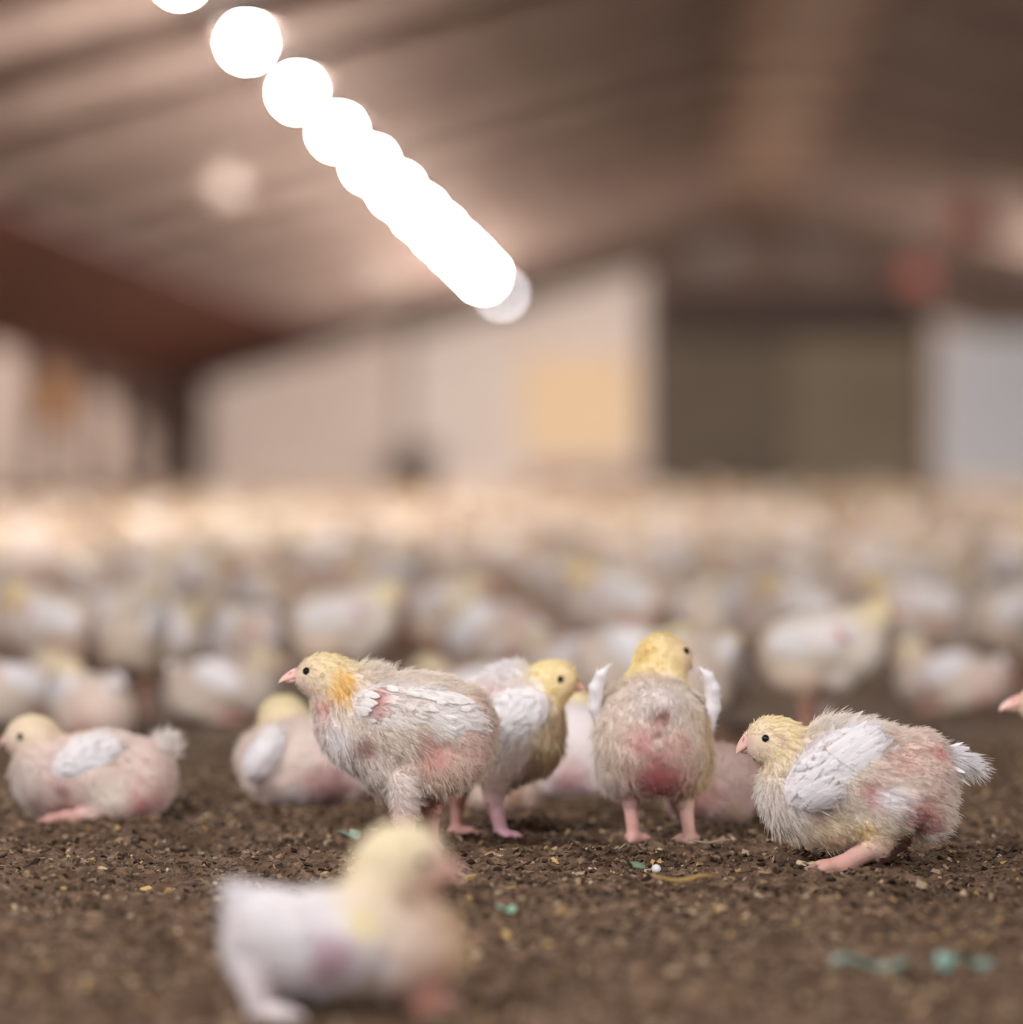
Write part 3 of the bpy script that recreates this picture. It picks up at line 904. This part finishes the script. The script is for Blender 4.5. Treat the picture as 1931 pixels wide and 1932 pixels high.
# ---- C: seen from behind
def build_C():
    c = Chick(1236, 3.28); c.flow = np.array([0, -.5, -1]); c.back = (1262, 1244, 104)
    c.E(1232, 1378, 30, 108, 135, 100, 0, fur=CREAM, fl=.006)
    c.E(1234, 1412, -20, 100, 95, 84, 0, fur=CREAM * .6 + BUFF * .4, fl=.006)
    c.E(1242, 1448, -45, 62, 60, 48, 0, fur=ROSE * .6 + PINK * .4, skin=RED * .8 + PINK * .2, fl=.0025)
    c.E(1238, 1330, -60, 40, 50, 36, 0, fur=CREAM * .5 + WHITE * .5, fl=.007)
    c.E(1168, 1440, 0, 42, 60, 62, 6, fur=GREYW * .5 + CREAM * .5, fl=.007)
    c.E(1302, 1440, 0, 42, 60, 62, -6, fur=YEL * .5 + BUFF * .5, fl=.007)
    c.E(1235, 1390, 120, 84, 60, 78, 0, fur=YEL * .5 + CREAM * .5, fl=.006)
    c.C((1248, 1262, 95), 47, (1240, 1325, 80), 68, fur=YEL, fl=.005, flow=(0, -.3, -1))
    c.E(1253, 1244, 100, 45, 50, 41, -12, fur=YEL * .85 + DYEL * .15, fl=.0032, flow=(-.6, -.4, -.5))
    c.E(1286, 1247, 96, 24, 30, 28, -12, fur=YEL * .4 + PINK * .6, fl=.0012)
    c.leg((1186, 1470, -5), (1190, 1512, -8), (1196, 1580, -8), 29, 13, (.35, .8), 46, thigh=PINK, thfl=.0015, spread=.8)
    c.leg((1294, 1470, -5), (1294, 1515, -8), (1302, 1582, -8), 29, 13, (-.2, .8), 46, thigh=BUFF * .6 + PINK * .4, thfl=.0015, col=LEG * .8 + BUFF * .2, spread=.8)
    c.spot(1243, 1345, -105, 22, ROSE * .7, ROSE * .8, .8, .5, 1.2)
    c.spot(1238, 1382, -108, 11, RED * .5, RED * .4, .9, .2)
    c.spot(1236, 1425, -100, 13, RED * .8, RED * .7, .9, .2, 3.0)
    c.spot(1205, 1392, -100, 36, PINK, ROSE, .6, .5)
    c.spot(1275, 1395, -100, 34, PINK * .6 + BUFF * .4, ROSE, .55, .6)
    c.spot(1242, 1470, -100, 42, RED * .7 + PINK * .2, RED * .7, .75, .4)
    c.spot(1240, 1440, -95, 62, ROSE * .8, RED * .85, .7, .35)
    c.spot(1330, 1370, -30, 40, DYEL * .5 + BUFF * .5, BUFF, .6)
    c.spot(1222, 1228, 60, 30, DYEL * .7 + YEL * .3, DYEL, .5)
    v, f, o = make_body(c, VOX)
    make_beak(c, (1296, 1250, 100), (1313, 1264, 118), 13, 12, o, .3)
    make_eye(c, 1292, 1237, 80, 8, o); make_eye(c, 1280, 1237, 138, 8, o)
    for pts, sd in (([(1140, 1375, 0), (1124, 1335, -5), (1124, 1298, -15), (1133, 1273, -22), (1150, 1254, -28)], -1),
                    ([(1338, 1375, 0), (1347, 1335, -5), (1346, 1298, -15), (1337, 1275, -22), (1319, 1259, -28)], 1)):
        wc = Chick(c.rx, c.d); wc.flow = np.array([0, 0, 1.0])
        rs = [10, 12.5, 11.5, 8.5, 1.8]
        for i in range(4):
            for dt in (0, 16, 32):
                k = 1 - dt / 60
                p0 = (pts[i][0] - sd * dt * .12, pts[i][1] + dt * .5 * (1 - i / 4), pts[i][2] + dt); p1 = (pts[i + 1][0] - sd * dt * .12, pts[i + 1][1] + dt * .5 * (.75 - i / 4), pts[i + 1][2] + dt * (1 - .2 * i))
                wc.C(p0, rs[i] * (.75 + .25 * k), p1, rs[i + 1] * k, fur=WHITE, skin=WHITE * .92 + LILAC * .08, fl=.003, g=1)
        vv, ff = wc.mesh(.0014)
        fur, skin, fl, flow = wc.attrs(vv)
        w = link(bpy.data.objects.new('wing', np_mesh('wing', vv, ff, M_wing, skin)), o)
        make_down(wc, vv, ff, 900, w, 'wing_down', lift=.12)
    make_down(c, v, f, 32000, o)
    return c, o
cC, oC = build_C(); place(oC, cC)
tag(oC, 'chick standing with its back to us, head turned right, red bare belly', 'chick', 'sharp chicks in the front row')

# ---- D: crouching, facing left
def spec_D(d=3.06, rx=1620):
    c = Chick(rx, d, HZ + CAMH * FPX / d); c.flow = np.array([1, 0, -.25])
    c.E(1625, 1462, 0, 140, 98, 100, -6, fur=CREAM, fl=.0065)
    c.E(1500, 1508, 0, 60, 70, 76, 30, fur=WHITE * .6 + CREAM * .4, fl=.0075, flow=(.7, 0, -.7))
    c.E(1722, 1470, 0, 76, 84, 92, -20, fur=CREAM * .7 + PINK * .3, fl=.0055)
    c.E(1752, 1520, 0, 46, 62, 64, 0, fur=CREAM, skin=PINK, fl=.006)
    c.E(1590, 1545, 0, 120, 70, 48, 0, fur=CREAM * .6 + YEL * .4, fl=.007, flow=(1, 0, -.4))
    c.E(1675, 1515, -52, 74, 42, 56, 15, fur=CREAM * .7 + WHITE * .3, fl=.007)
    c.E(1675, 1515, 52, 74, 42, 56, 15, fur=CREAM, fl=.007)
    c.C((1478, 1418, 0), 42, (1510, 1470, 0), 64, fur=CREAM * .5 + YEL * .5, fl=.005, flow=(.5, 0, -1))
    c.E(1467, 1397, 0, 56, 44, 43, -10, fur=YEL * .8 + CREAM * .2, fl=.0034, flow=(1, 0, -.05))
    c.C((1440, 1404, 0), 29, (1434, 1406, 0), 23, fur=CREAM * .65 + PINK * .35, fl=.001)
    c.E(1443, 1404, 0, 28, 30, 29, 15, fur=CREAM * .65 + PINK * .35, fl=.0016)
    c.E(1560, 1395, 0, 56, 55, 30, 20, fur=CREAM * .6 + WHITE * .4, fl=.009, flow=(.8, 0, .35))
    c.leg((1668, 1548, -50), (1650, 1590, -52), (1585, 1628, -54), 32, 20, (-1, -.12), 76, thigh=CREAM * .6 + YEL * .4, thfl=.004, spread=.42)
    c.leg((1700, 1548, 48), (1704, 1592, 48), (1664, 1634, 50), 28, 15, (-1, .1), 60, thigh=BROWN, col=LEG * .7)  # far leg: shade under the body put into darker leg colours
    c.spot(1690, 1425, -80, 50, BUFF * .6 + PINK * .4, PINK, .7, .55)
    c.spot(1640, 1490, -92, 34, ROSE * .75 + PINK * .25, ROSE, .85, .45)
    c.spot(1675, 1498, -94, 36, WHITE, WHITE, .95, 1.4)
    c.spot(1735, 1535, -72, 42, ROSE * .7 + PINK * .3, ROSE * .9, .75, .5)
    c.spot(1720, 1573, -50, 30, RED * .7, RED * .7, .8, .3)
    c.spot(1758, 1424, -45, 22, ROSE, ROSE, .9, .4)
    c.spot(1625, 1560, -68, 26, YEL * .7 + DYEL * .3, YEL, .7)
    c.spot(1545, 1525, -70, 28, BROWN * .6 + PINK * .4, PINK * .7, .55, .5)
    c.spot(1418, 1400, -16, 18, PINK, PINK, .8, .3)
    c.spot(1474, 1392, -42, 9, PINK * .75, PINK * .7, .7, .4, 1.6)
    c.spot(1422, 1445, -8, 16, BROWN * .7, BROWN * .6, .7, .6)
    return c
def build_D(d=3.06, rx=1620, vox=VOX, nf=44000, fz=3200):
    c = spec_D(d, rx)
    v, f, o = make_body(c, vox)
    make_beak(c, (1424, 1403, 0), (1389, 1422, 0), 25, 18, o, .06)
    make_eye(c, 1443, 1391, -30, 7.8, o); make_eye(c, 1443, 1391, 30, 7.8, o)
    for sd in (-1, 1):
        make_wing(c, 1570, 1444, 72 * sd, 112, 26, 60, 37, sd, o, 36,
                  [((1512, 1478), (1580, 1530), 138, 7.5, 11, 0), ((1540, 1442), (1608, 1490), 118, 8, 11, 2), ((1552, 1408), (1606, 1448), 96, 7.5, 9, 4), ((1490, 1480), (1530, 1525), 70, 8, 6, 4)],
                  cover=120 if sd < 0 else 20, base_col=WHITE, patch=(1552, 1412, 12), fuzz=fz if sd < 0 else 0)
    make_tail(c, (1750, 1422, 0), (1854, 1450, 0), 25, o, 34, fuzz=fz and 3000)
    if nf: make_down(c, v, f, nf, o)
    return c, o
cD, oD = build_D(); place(oD, cD)
tag(oD, 'chick crouching at right facing left, white folded wing and white tail tuft', 'chick', 'sharp chicks in the front row')

# ---- E: lying at the left edge, facing left
def build_E(d=3.535, rx=180, vox=VOX, nf=16000, fz=1200):
    c = Chick(rx, d, HZ + CAMH * FPX / d); c.flow = np.array([1, 0, -.3])
    g = c.gy
    c.E(195, 1460, 0, 128, 90, 78, 0, fur=CREAM * .8 + PINK * .2, fl=.005)
    c.E(85, 1468, 0, 62, 64, 72, 20, fur=GREYW * .6 + CREAM * .4, fl=.006, flow=(.4, 0, -1))
    c.E(275, 1470, 0, 52, 74, 70, 0, fur=PINK * .45 + CREAM * .55, fl=.004)
    c.E(230, 1500, -45, 66, 40, 42, 10, fur=CREAM * .8 + PINK * .2, fl=.006)
    c.E(230, 1500, 45, 66, 40, 42, 10, fur=CREAM, fl=.006)
    c.C((70, 1405, 0), 40, (100, 1440, 0), 58, fur=PINK * .4 + CREAM * .6, fl=.005)
    c.E(62, 1388, 0, 46, 38, 37, -8, fur=YEL * .75 + CREAM * .25, fl=.003)
    c.E(35, 1395, 0, 26, 27, 25, 15, fur=CREAM * .5 + PINK * .5, fl=.0012)
    c.leg((205, 1515, -50), (190, 1530, -56), (130, 1537, -58), 26, 13, (-1, -.15), 50, thigh=CREAM)
    c.leg((205, 1515, 50), (190, 1530, 56), (130, 1537, 58), 26, 13, (-1, .15), 50, thigh=CREAM)
    c.spot(270, 1512, -60, 40, ROSE, ROSE, .85, .4)
    c.spot(130, 1460, -62, 34, PINK * .8 + LILAC * .2, ROSE, .7, .5)
    c.spot(125, 1488, -66, 18, RED * .5, RED * .5, .6, .4)
    c.spot(215, 1492, -85, 34, CREAM, CREAM, .8)
    c.spot(222, 1425, -80, 26, BUFF * .7 + BROWN * .3, BUFF, .7)
    c.spot(75, 1515, -50, 26, BROWN * .5 + GREYW * .5, BROWN, .6)
    v, f, o = make_body(c, vox)
    make_beak(c, (24, 1394, 0), (-8, 1404, 0), 16, 13, o, .3)
    make_eye(c, 43, 1388, -26, 7.5, o); make_eye(c, 43, 1388, 26, 7.5, o)
    for sd in (-1, 1):
        make_wing(c, 170, 1428, 66 * sd, 70, 22, 42, 24, sd, o, 26, [((125, 1450), (160, 1468), 66, 6, 7, 0), ((140, 1430), (175, 1450), 60, 6, 6, 1)], cover=30 if sd < 0 else 8, base_col=WHITE, fuzz=fz if sd < 0 else 0)
    make_tail(c, (292, 1430, 0), (322, 1392, 0), 26, o, 16, col=CREAM * .6 + WHITE * .4, fuzz=fz)
    if nf: make_down(c, v, f, nf, o)
    return c, o
cE, oE = build_E(); place(oE, cE)
tag(oE, 'chick lying at the left edge facing left, pink flank and small white tail', 'chick', 'soft-focus chicks lying behind the front row')

# ---- F, G, H, I: lying behind the front row, seen from behind or the side
def build_lying(rx, d, cu, bot, ru, rv, head, furb, spots, wing=None, nf=9000):
    c = Chick(rx, d); c.back = head; c.flow = np.array([.3, -.4, -.6])
    k = c.s / 1900
    cy = c.gy - rv - 4 * k
    c.E(cu, cy, 0, ru, ru * .82, rv, 0, fur=furb, fl=.005)
    c.E(cu, c.gy - rv * .62, 0, ru * .88, ru * .8, rv * .62, 0, fur=furb * .7 + PINK * .3, fl=.005)
    if head:
        hu, hv, ht = head
        c.C((hu, hv + 10, ht), 38 * k, (cu + (hu - cu) * .55, cy - rv * .25, ht * .7), 58 * k, fur=YEL * .6 + CREAM * .4, fl=.005)
        c.E(hu, hv, ht, 44 * k, 46 * k, 37 * k, 0, fur=YEL, fl=.0035)
    for sd in (-1, 1):
        c.leg((cu + sd * ru * .45, c.gy - 32 * k, -ru * .35), (cu + sd * ru * .5, c.gy - 16 * k, -ru * .2), (cu + sd * ru * .55, c.gy - 11 * k, ru * .2), 26 * k, 12 * k, (sd * .3, 1), 45 * k, thigh=furb)
    for s in spots: c.spot(*s)
    v, f, o = make_body(c, .0022)
    if head:
        hu, hv, ht = head
        make_beak(c, (hu, hv + 6 * k, ht + 38 * k), (hu + 2, hv + 12 * k, ht + 72 * k), 15 * k, 13 * k, o, .3)
        make_eye(c, hu - 36 * k, hv - 4, ht + 18 * k, 7.5 * k, o); make_eye(c, hu + 36 * k, hv - 4, ht + 18 * k, 7.5 * k, o)
    if wing:
        u, v_, a, r1, r2 = wing
        make_wing(c, u, v_, -ru * .66, r1, ru * .22, r2, a, -1, o, a, [((u - r1 * .6, v_ + 10), (u - r1 * .3, v_ + r2 * .8), r1 * 1.1, 6, 6, 0)], cover=20, base_col=WHITE, fuzz=800)
    make_down(c, v, f, nf, o)
    return c, o
cF, oF = build_lying(585, 3.66, 585, 1520, 140, 84, (532, 1352, 30), CREAM * .85 + PINK * .15,
                     [(620, 1470, -90, 60, LILAC * .7, ROSE * .8, .7, .5), (470, 1480, -50, 40, CREAM, CREAM, .7), (560, 1500, -95, 34, WHITE * .9, WHITE, .6), (640, 1500, -90, 34, LILAC * .55, ROSE * .6, .7, .4)], (505, 1420, 55, 55, 30))
place(oF, cF)
tag(oF, 'chick lying behind the left-facing standing chick, yellow head turned away, pink flank', 'chick', 'soft-focus chicks lying behind the front row')
cG, oG = build_lying(1075, 3.78, 1075, 1500, 92, 84, (1085, 1345, 60), WHITE * .85 + CREAM * .15, [(1070, 1470, -70, 40, LILAC * .8, ROSE, .6, .5), (1060, 1420, -80, 24, BUFF, BUFF, .4)])
place(oG, cG)
tag(oG, 'white chick lying in the gap between the right-facing chick and the back-turned chick', 'chick', 'soft-focus chicks lying behind the front row')
cH, oH = build_lying(1345, 3.47, 1345, 1555, 92, 72, None, CREAM * .55 + PINK * .45, [(1310, 1500, -75, 50, PINK, ROSE, .7, .5), (1385, 1530, -60, 30, YEL * .6 + BUFF * .4, BUFF, .6)])
place(oH, cH)
tag(oH, 'pinkish chick lying between the back-turned chick and the crouching chick, head hidden', 'chick', 'soft-focus chicks lying behind the front row')
cI, oI = build_lying(945, 3.60, 945, 1540, 70, 46, None, CREAM * .6 + BUFF * .4, [(975, 1500, -55, 26, DYEL * .4 + BROWN * .6, BROWN, .7)], nf=5000)
place(oI, cI)
tag(oI, 'small buff chick lying low, seen between the legs of the standing pair', 'chick', 'soft-focus chicks lying behind the front row')
cI2, oI2 = build_lying(735, 3.72, 735, 1530, 60, 36, None, WHITE * .7 + PINK * .3, [(735, 1510, -45, 26, LILAC * .8, ROSE, .7, .5)], nf=4000)
place(oI2, cI2)
tag(oI2, 'pale pink chick lying low just left of the feathered leg of the standing chick', 'chick', 'soft-focus chicks lying behind the front row')

# ---- J: blurred chick in front, facing right
def build_J():
    c = Chick(660, 2.27); c.flow = np.array([-1, 0, -.3])
    c.E(610, 1775, 0, 165, 120, 92, 4, fur=WHITE, skin=WHITE * .9, fl=.006)
    c.E(770, 1790, 0, 92, 96, 100, 0, fur=CREAM * .5 + BUFF * .5, fl=.006)
    c.E(830, 1790, 0, 44, 66, 70, 0, fur=BUFF * .6 + DYEL * .4, fl=.005)
    c.E(490, 1775, 0, 52, 84, 88, 0, fur=WHITE, skin=WHITE * .9, fl=.007)
    c.C((735, 1640, 0), 62, (715, 1720, 0), 86, fur=CREAM * .6 + YEL * .4, fl=.005)
    c.E(758, 1620, 0, 80, 64, 62, 8, fur=YEL * .6 + WHITE * .4, skin=YEL * .6 + WHITE * .3, fl=.004)
    c.E(806, 1642, -4, 44, 44, 42, 0, fur=ROSE * .8 + CREAM * .2, skin=ROSE, fl=.001)
    c.leg((495, 1820, -60), (488, 1865, -62), (500, 1898, -62), 40, 22, (1, -.2), 80, thigh=WHITE, col=WHITE * .7 + PINK * .3)
    c.leg((790, 1830, -50), (806, 1866, -52), (800, 1898, -54), 42, 24, (1, -.2), 80, thigh=BUFF * .6 + BROWN * .4, col=BROWN * .6 + RED * .4)
    c.leg((780, 1830, 60), (800, 1866, 62), (790, 1898, 60), 42, 22, (1, .2), 80, thigh=BUFF)
    c.spot(625, 1800, -110, 62, LILAC * .8, LILAC * .7, .8, .4)
    c.spot(815, 1850, -70, 44, RED * .4 + BROWN * .5, RED * .4 + BROWN * .5, .8, .3)
    c.spot(730, 1820, -92, 40, WHITE * .8 + PINK * .2, WHITE, .7)
    c.spot(770, 1690, -60, 36, BUFF * .6 + BROWN * .4, BROWN, .6)
    c.spot(690, 1735, -85, 36, YEL, YEL, .7)
    v, f, o = make_body(c, .0022)
    make_beak(c, (828, 1640, -4), (882, 1650, -6), 26, 22, o, .3)
    make_eye(c, 800, 1622, -44, 12, o); make_eye(c, 800, 1622, 40, 12, o)
    for sd in (-1, 1):
        make_wing(c, 540, 1760, 88 * sd, 105, 34, 66, -30, sd, o, 150, [((600, 1800), (560, 1740), 120, 10, 7, 0)], cover=40 if sd < 0 else 10, base_col=WHITE * .95, fuzz=1500 if sd < 0 else 0)
    make_tail(c, (480, 1730, 0), (445, 1695, 0), 34, o, 16, fuzz=800)
    make_down(c, v, f, 16000, o)
    return c, o
cJ, oJ = build_J(); place(oJ, cJ)
tag(oJ, 'large blurred white chick crouching in front of the row, facing right', 'chick')


# ---- the flock behind: copies of four poses
def tree_copy(root):
    c = root.copy(); COL.objects.link(c)
    for k in list(c.keys()):
        if k in ('label', 'group', 'category'): del c[k]
    for ch in root.children:
        if ch.type == 'CURVES': continue
        q = ch.copy(); COL.objects.link(q); q.parent = c
    return c
protos = []
_, o = build_A(3.2, 775, .0026, 0, 0); protos.append(o)          # standing, faces -x
_, o = build_D(3.06, 1620, .0026, 0, 0); protos.append(o)        # crouching, faces -x
_, o = build_E(3.535, 180, .0026, 0, 0); protos.append(o)        # lying, faces -x
BASE = [('standing', 0), ('crouching', 1), ('lying', 2)]
used = [False] * 3

def put(kind, px, d, face, lab, group, sc=1.0):
    """face: degrees, 0 = facing left in the picture, 180 = right, 90 = away, -90 = towards us"""
    src = protos[kind]
    if used[kind]: o = tree_copy(src)
    else: o = src; used[kind] = True
    p = ground_pt(px, d)
    o.location = (p.x, p.y, 0); o.rotation_euler = (0, 0, YAW - math.radians(face)); o.scale = (sc,) * 3
    tag(o, lab, 'chick', group)
    return o

G1 = 'blurred chicks just behind the sharp row'
taken = []
def named(kind, px, d, face, lab, sc=1.0):
    put(kind, px, d, face, lab, G1, sc); p = ground_pt(px, d); taken.append((p.x, p.y))
put(0, 2168, 2.83, 0, 'chick cut off by the right edge, only its pink beak tip showing', 'sharp chicks in the front row')
named(0, 1545, 4.55, 180, 'blurred standing chick facing right above the crouching chick, yellow head and white wing')
named(2, 168, 4.55, 60, 'yellowish blurred chick lying just above the one at the left edge')
named(0, 255, 5.0, 100, 'large blurred greyish chick standing with its back to us at left')
named(0, 110, 5.2, 30, 'blurred chick standing behind the greyish back-turned one at left')
named(2, 415, 4.9, 190, 'blurred mauve-grey chick lying left of the standing left-facing chick')
named(1, 1330, 4.6, 120, 'blurred white chick right behind the raised wing of the back-turned chick')
named(2, 1800, 5.1, 20, 'blurred chick lying at right behind the crouching chick')
named(0, 1905, 5.6, 140, 'blurred chick standing at the right edge above the cut-off beak')
named(0, 1730, 5.9, 0, 'blurred chick at right, just beyond the standing right-facing one')
named(2, 20, 4.8, 150, 'blurred pale chick lying at the left edge above the sharp one')
named(1, 1190, 4.9, 200, 'blurred chick behind the head of the back-turned chick')
named(2, 900, 4.7, 10, 'blurred chick lying behind the backs of the standing pair')
named(0, 640, 5.3, 170, 'blurred chick standing beyond the head of the left-facing chick')
named(1, 470, 5.5, 60, 'blurred chick crouching beyond the mauve-grey lying one')
named(2, 1085, 5.5, 0, 'blurred chick lying beyond the right-facing chick head')

# scatter the rest; nearest ones individually, the far mass as one object
pts = []
tx = np.array(taken)
def dens(d): return 8.5 if d < 8 else (6.5 if d < 13 else (3.0 if d < 20 else .24))
dd = 5.6; tries = 0
cand = []; kept = []
for lo, hi in ((5.6, 8), (8, 13), (13, 20), (20, 48)):
    m = int(dens(lo + .1) * .167 * (hi ** 2 - lo ** 2))
    for _ in range(m * 8):
        d = math.sqrt(rng.uniform(lo ** 2, hi ** 2)); px = rng.uniform(-160, 2090)
        if ground_pt(px, d).x < XL + .3: continue
        cand.append((d, px, lo))
    cnt = 0
    md = .20 if lo < 8 else (.2 if lo < 13 else .26)
    for d, px, l in [c for c in cand if c[2] == lo]:
        p = ground_pt(px, d)
        if len(tx) and ((tx[:, 0] - p.x) ** 2 + (tx[:, 1] - p.y) ** 2).min() < .15 ** 2: continue
        if kept and min((q[0] - p.x) ** 2 + (q[1] - p.y) ** 2 for q in kept) < md * md: continue
        kept.append((p.x, p.y)); pts.append((d, px)); cnt += 1
        if cnt >= m: break
pts.sort()
NIND = 270
KL = {0: 'pale blurred chick standing somewhere in the dense flock behind', 1: 'pale blurred chick crouching somewhere in the dense flock behind', 2: 'pale blurred chick lying somewhere in the dense flock behind'}
for d, px in pts[:NIND]:
    k = int(rng.choice(3, p=[.45, .25, .30]))
    put(k, px, d, rng.uniform(0, 360), KL[k], 'flock of blurred chicks', rng.uniform(.9, 1.08))
# distant birds: one mass
low = []
for sp in (spec_A(3.2, 775), spec_D(3.06, 1620)):
    v, f = sp.mesh(.0085)
    fur, skin, fl, flow = sp.attrs(v)
    low.append((v, f, fur * .75 + WHITE * .25))
V, F, Cc, off = [], [], [], 0
for d, px in pts[NIND:]:
    v, f, c = low[int(rng.integers(2))]
    a = rng.uniform(0, 6.28); p = ground_pt(px, d); s = rng.uniform(.95, 1.1)
    x = (v[:, 0] * math.cos(a) - v[:, 1] * math.sin(a)) * s + p.x; y = (v[:, 0] * math.sin(a) + v[:, 1] * math.cos(a)) * s + p.y
    V.append(np.stack([x, y, v[:, 2] * s], 1)); F.append(f + off); Cc.append(c * np.array([.90, .85, .78]) * rng.uniform(.75, 1)); off += len(v)
if V:
    fo = link(bpy.data.objects.new('distant_chicks', np_mesh('distant_chicks', np.concatenate(V), np.concatenate(F), M_body, np.concatenate(Cc))))
    tag(fo, 'distant mass of pale chicks melting together deep in the barn', 'chicks', kind='stuff')
print('CHICKS', len(pts), 'individual', min(NIND, len(pts)))
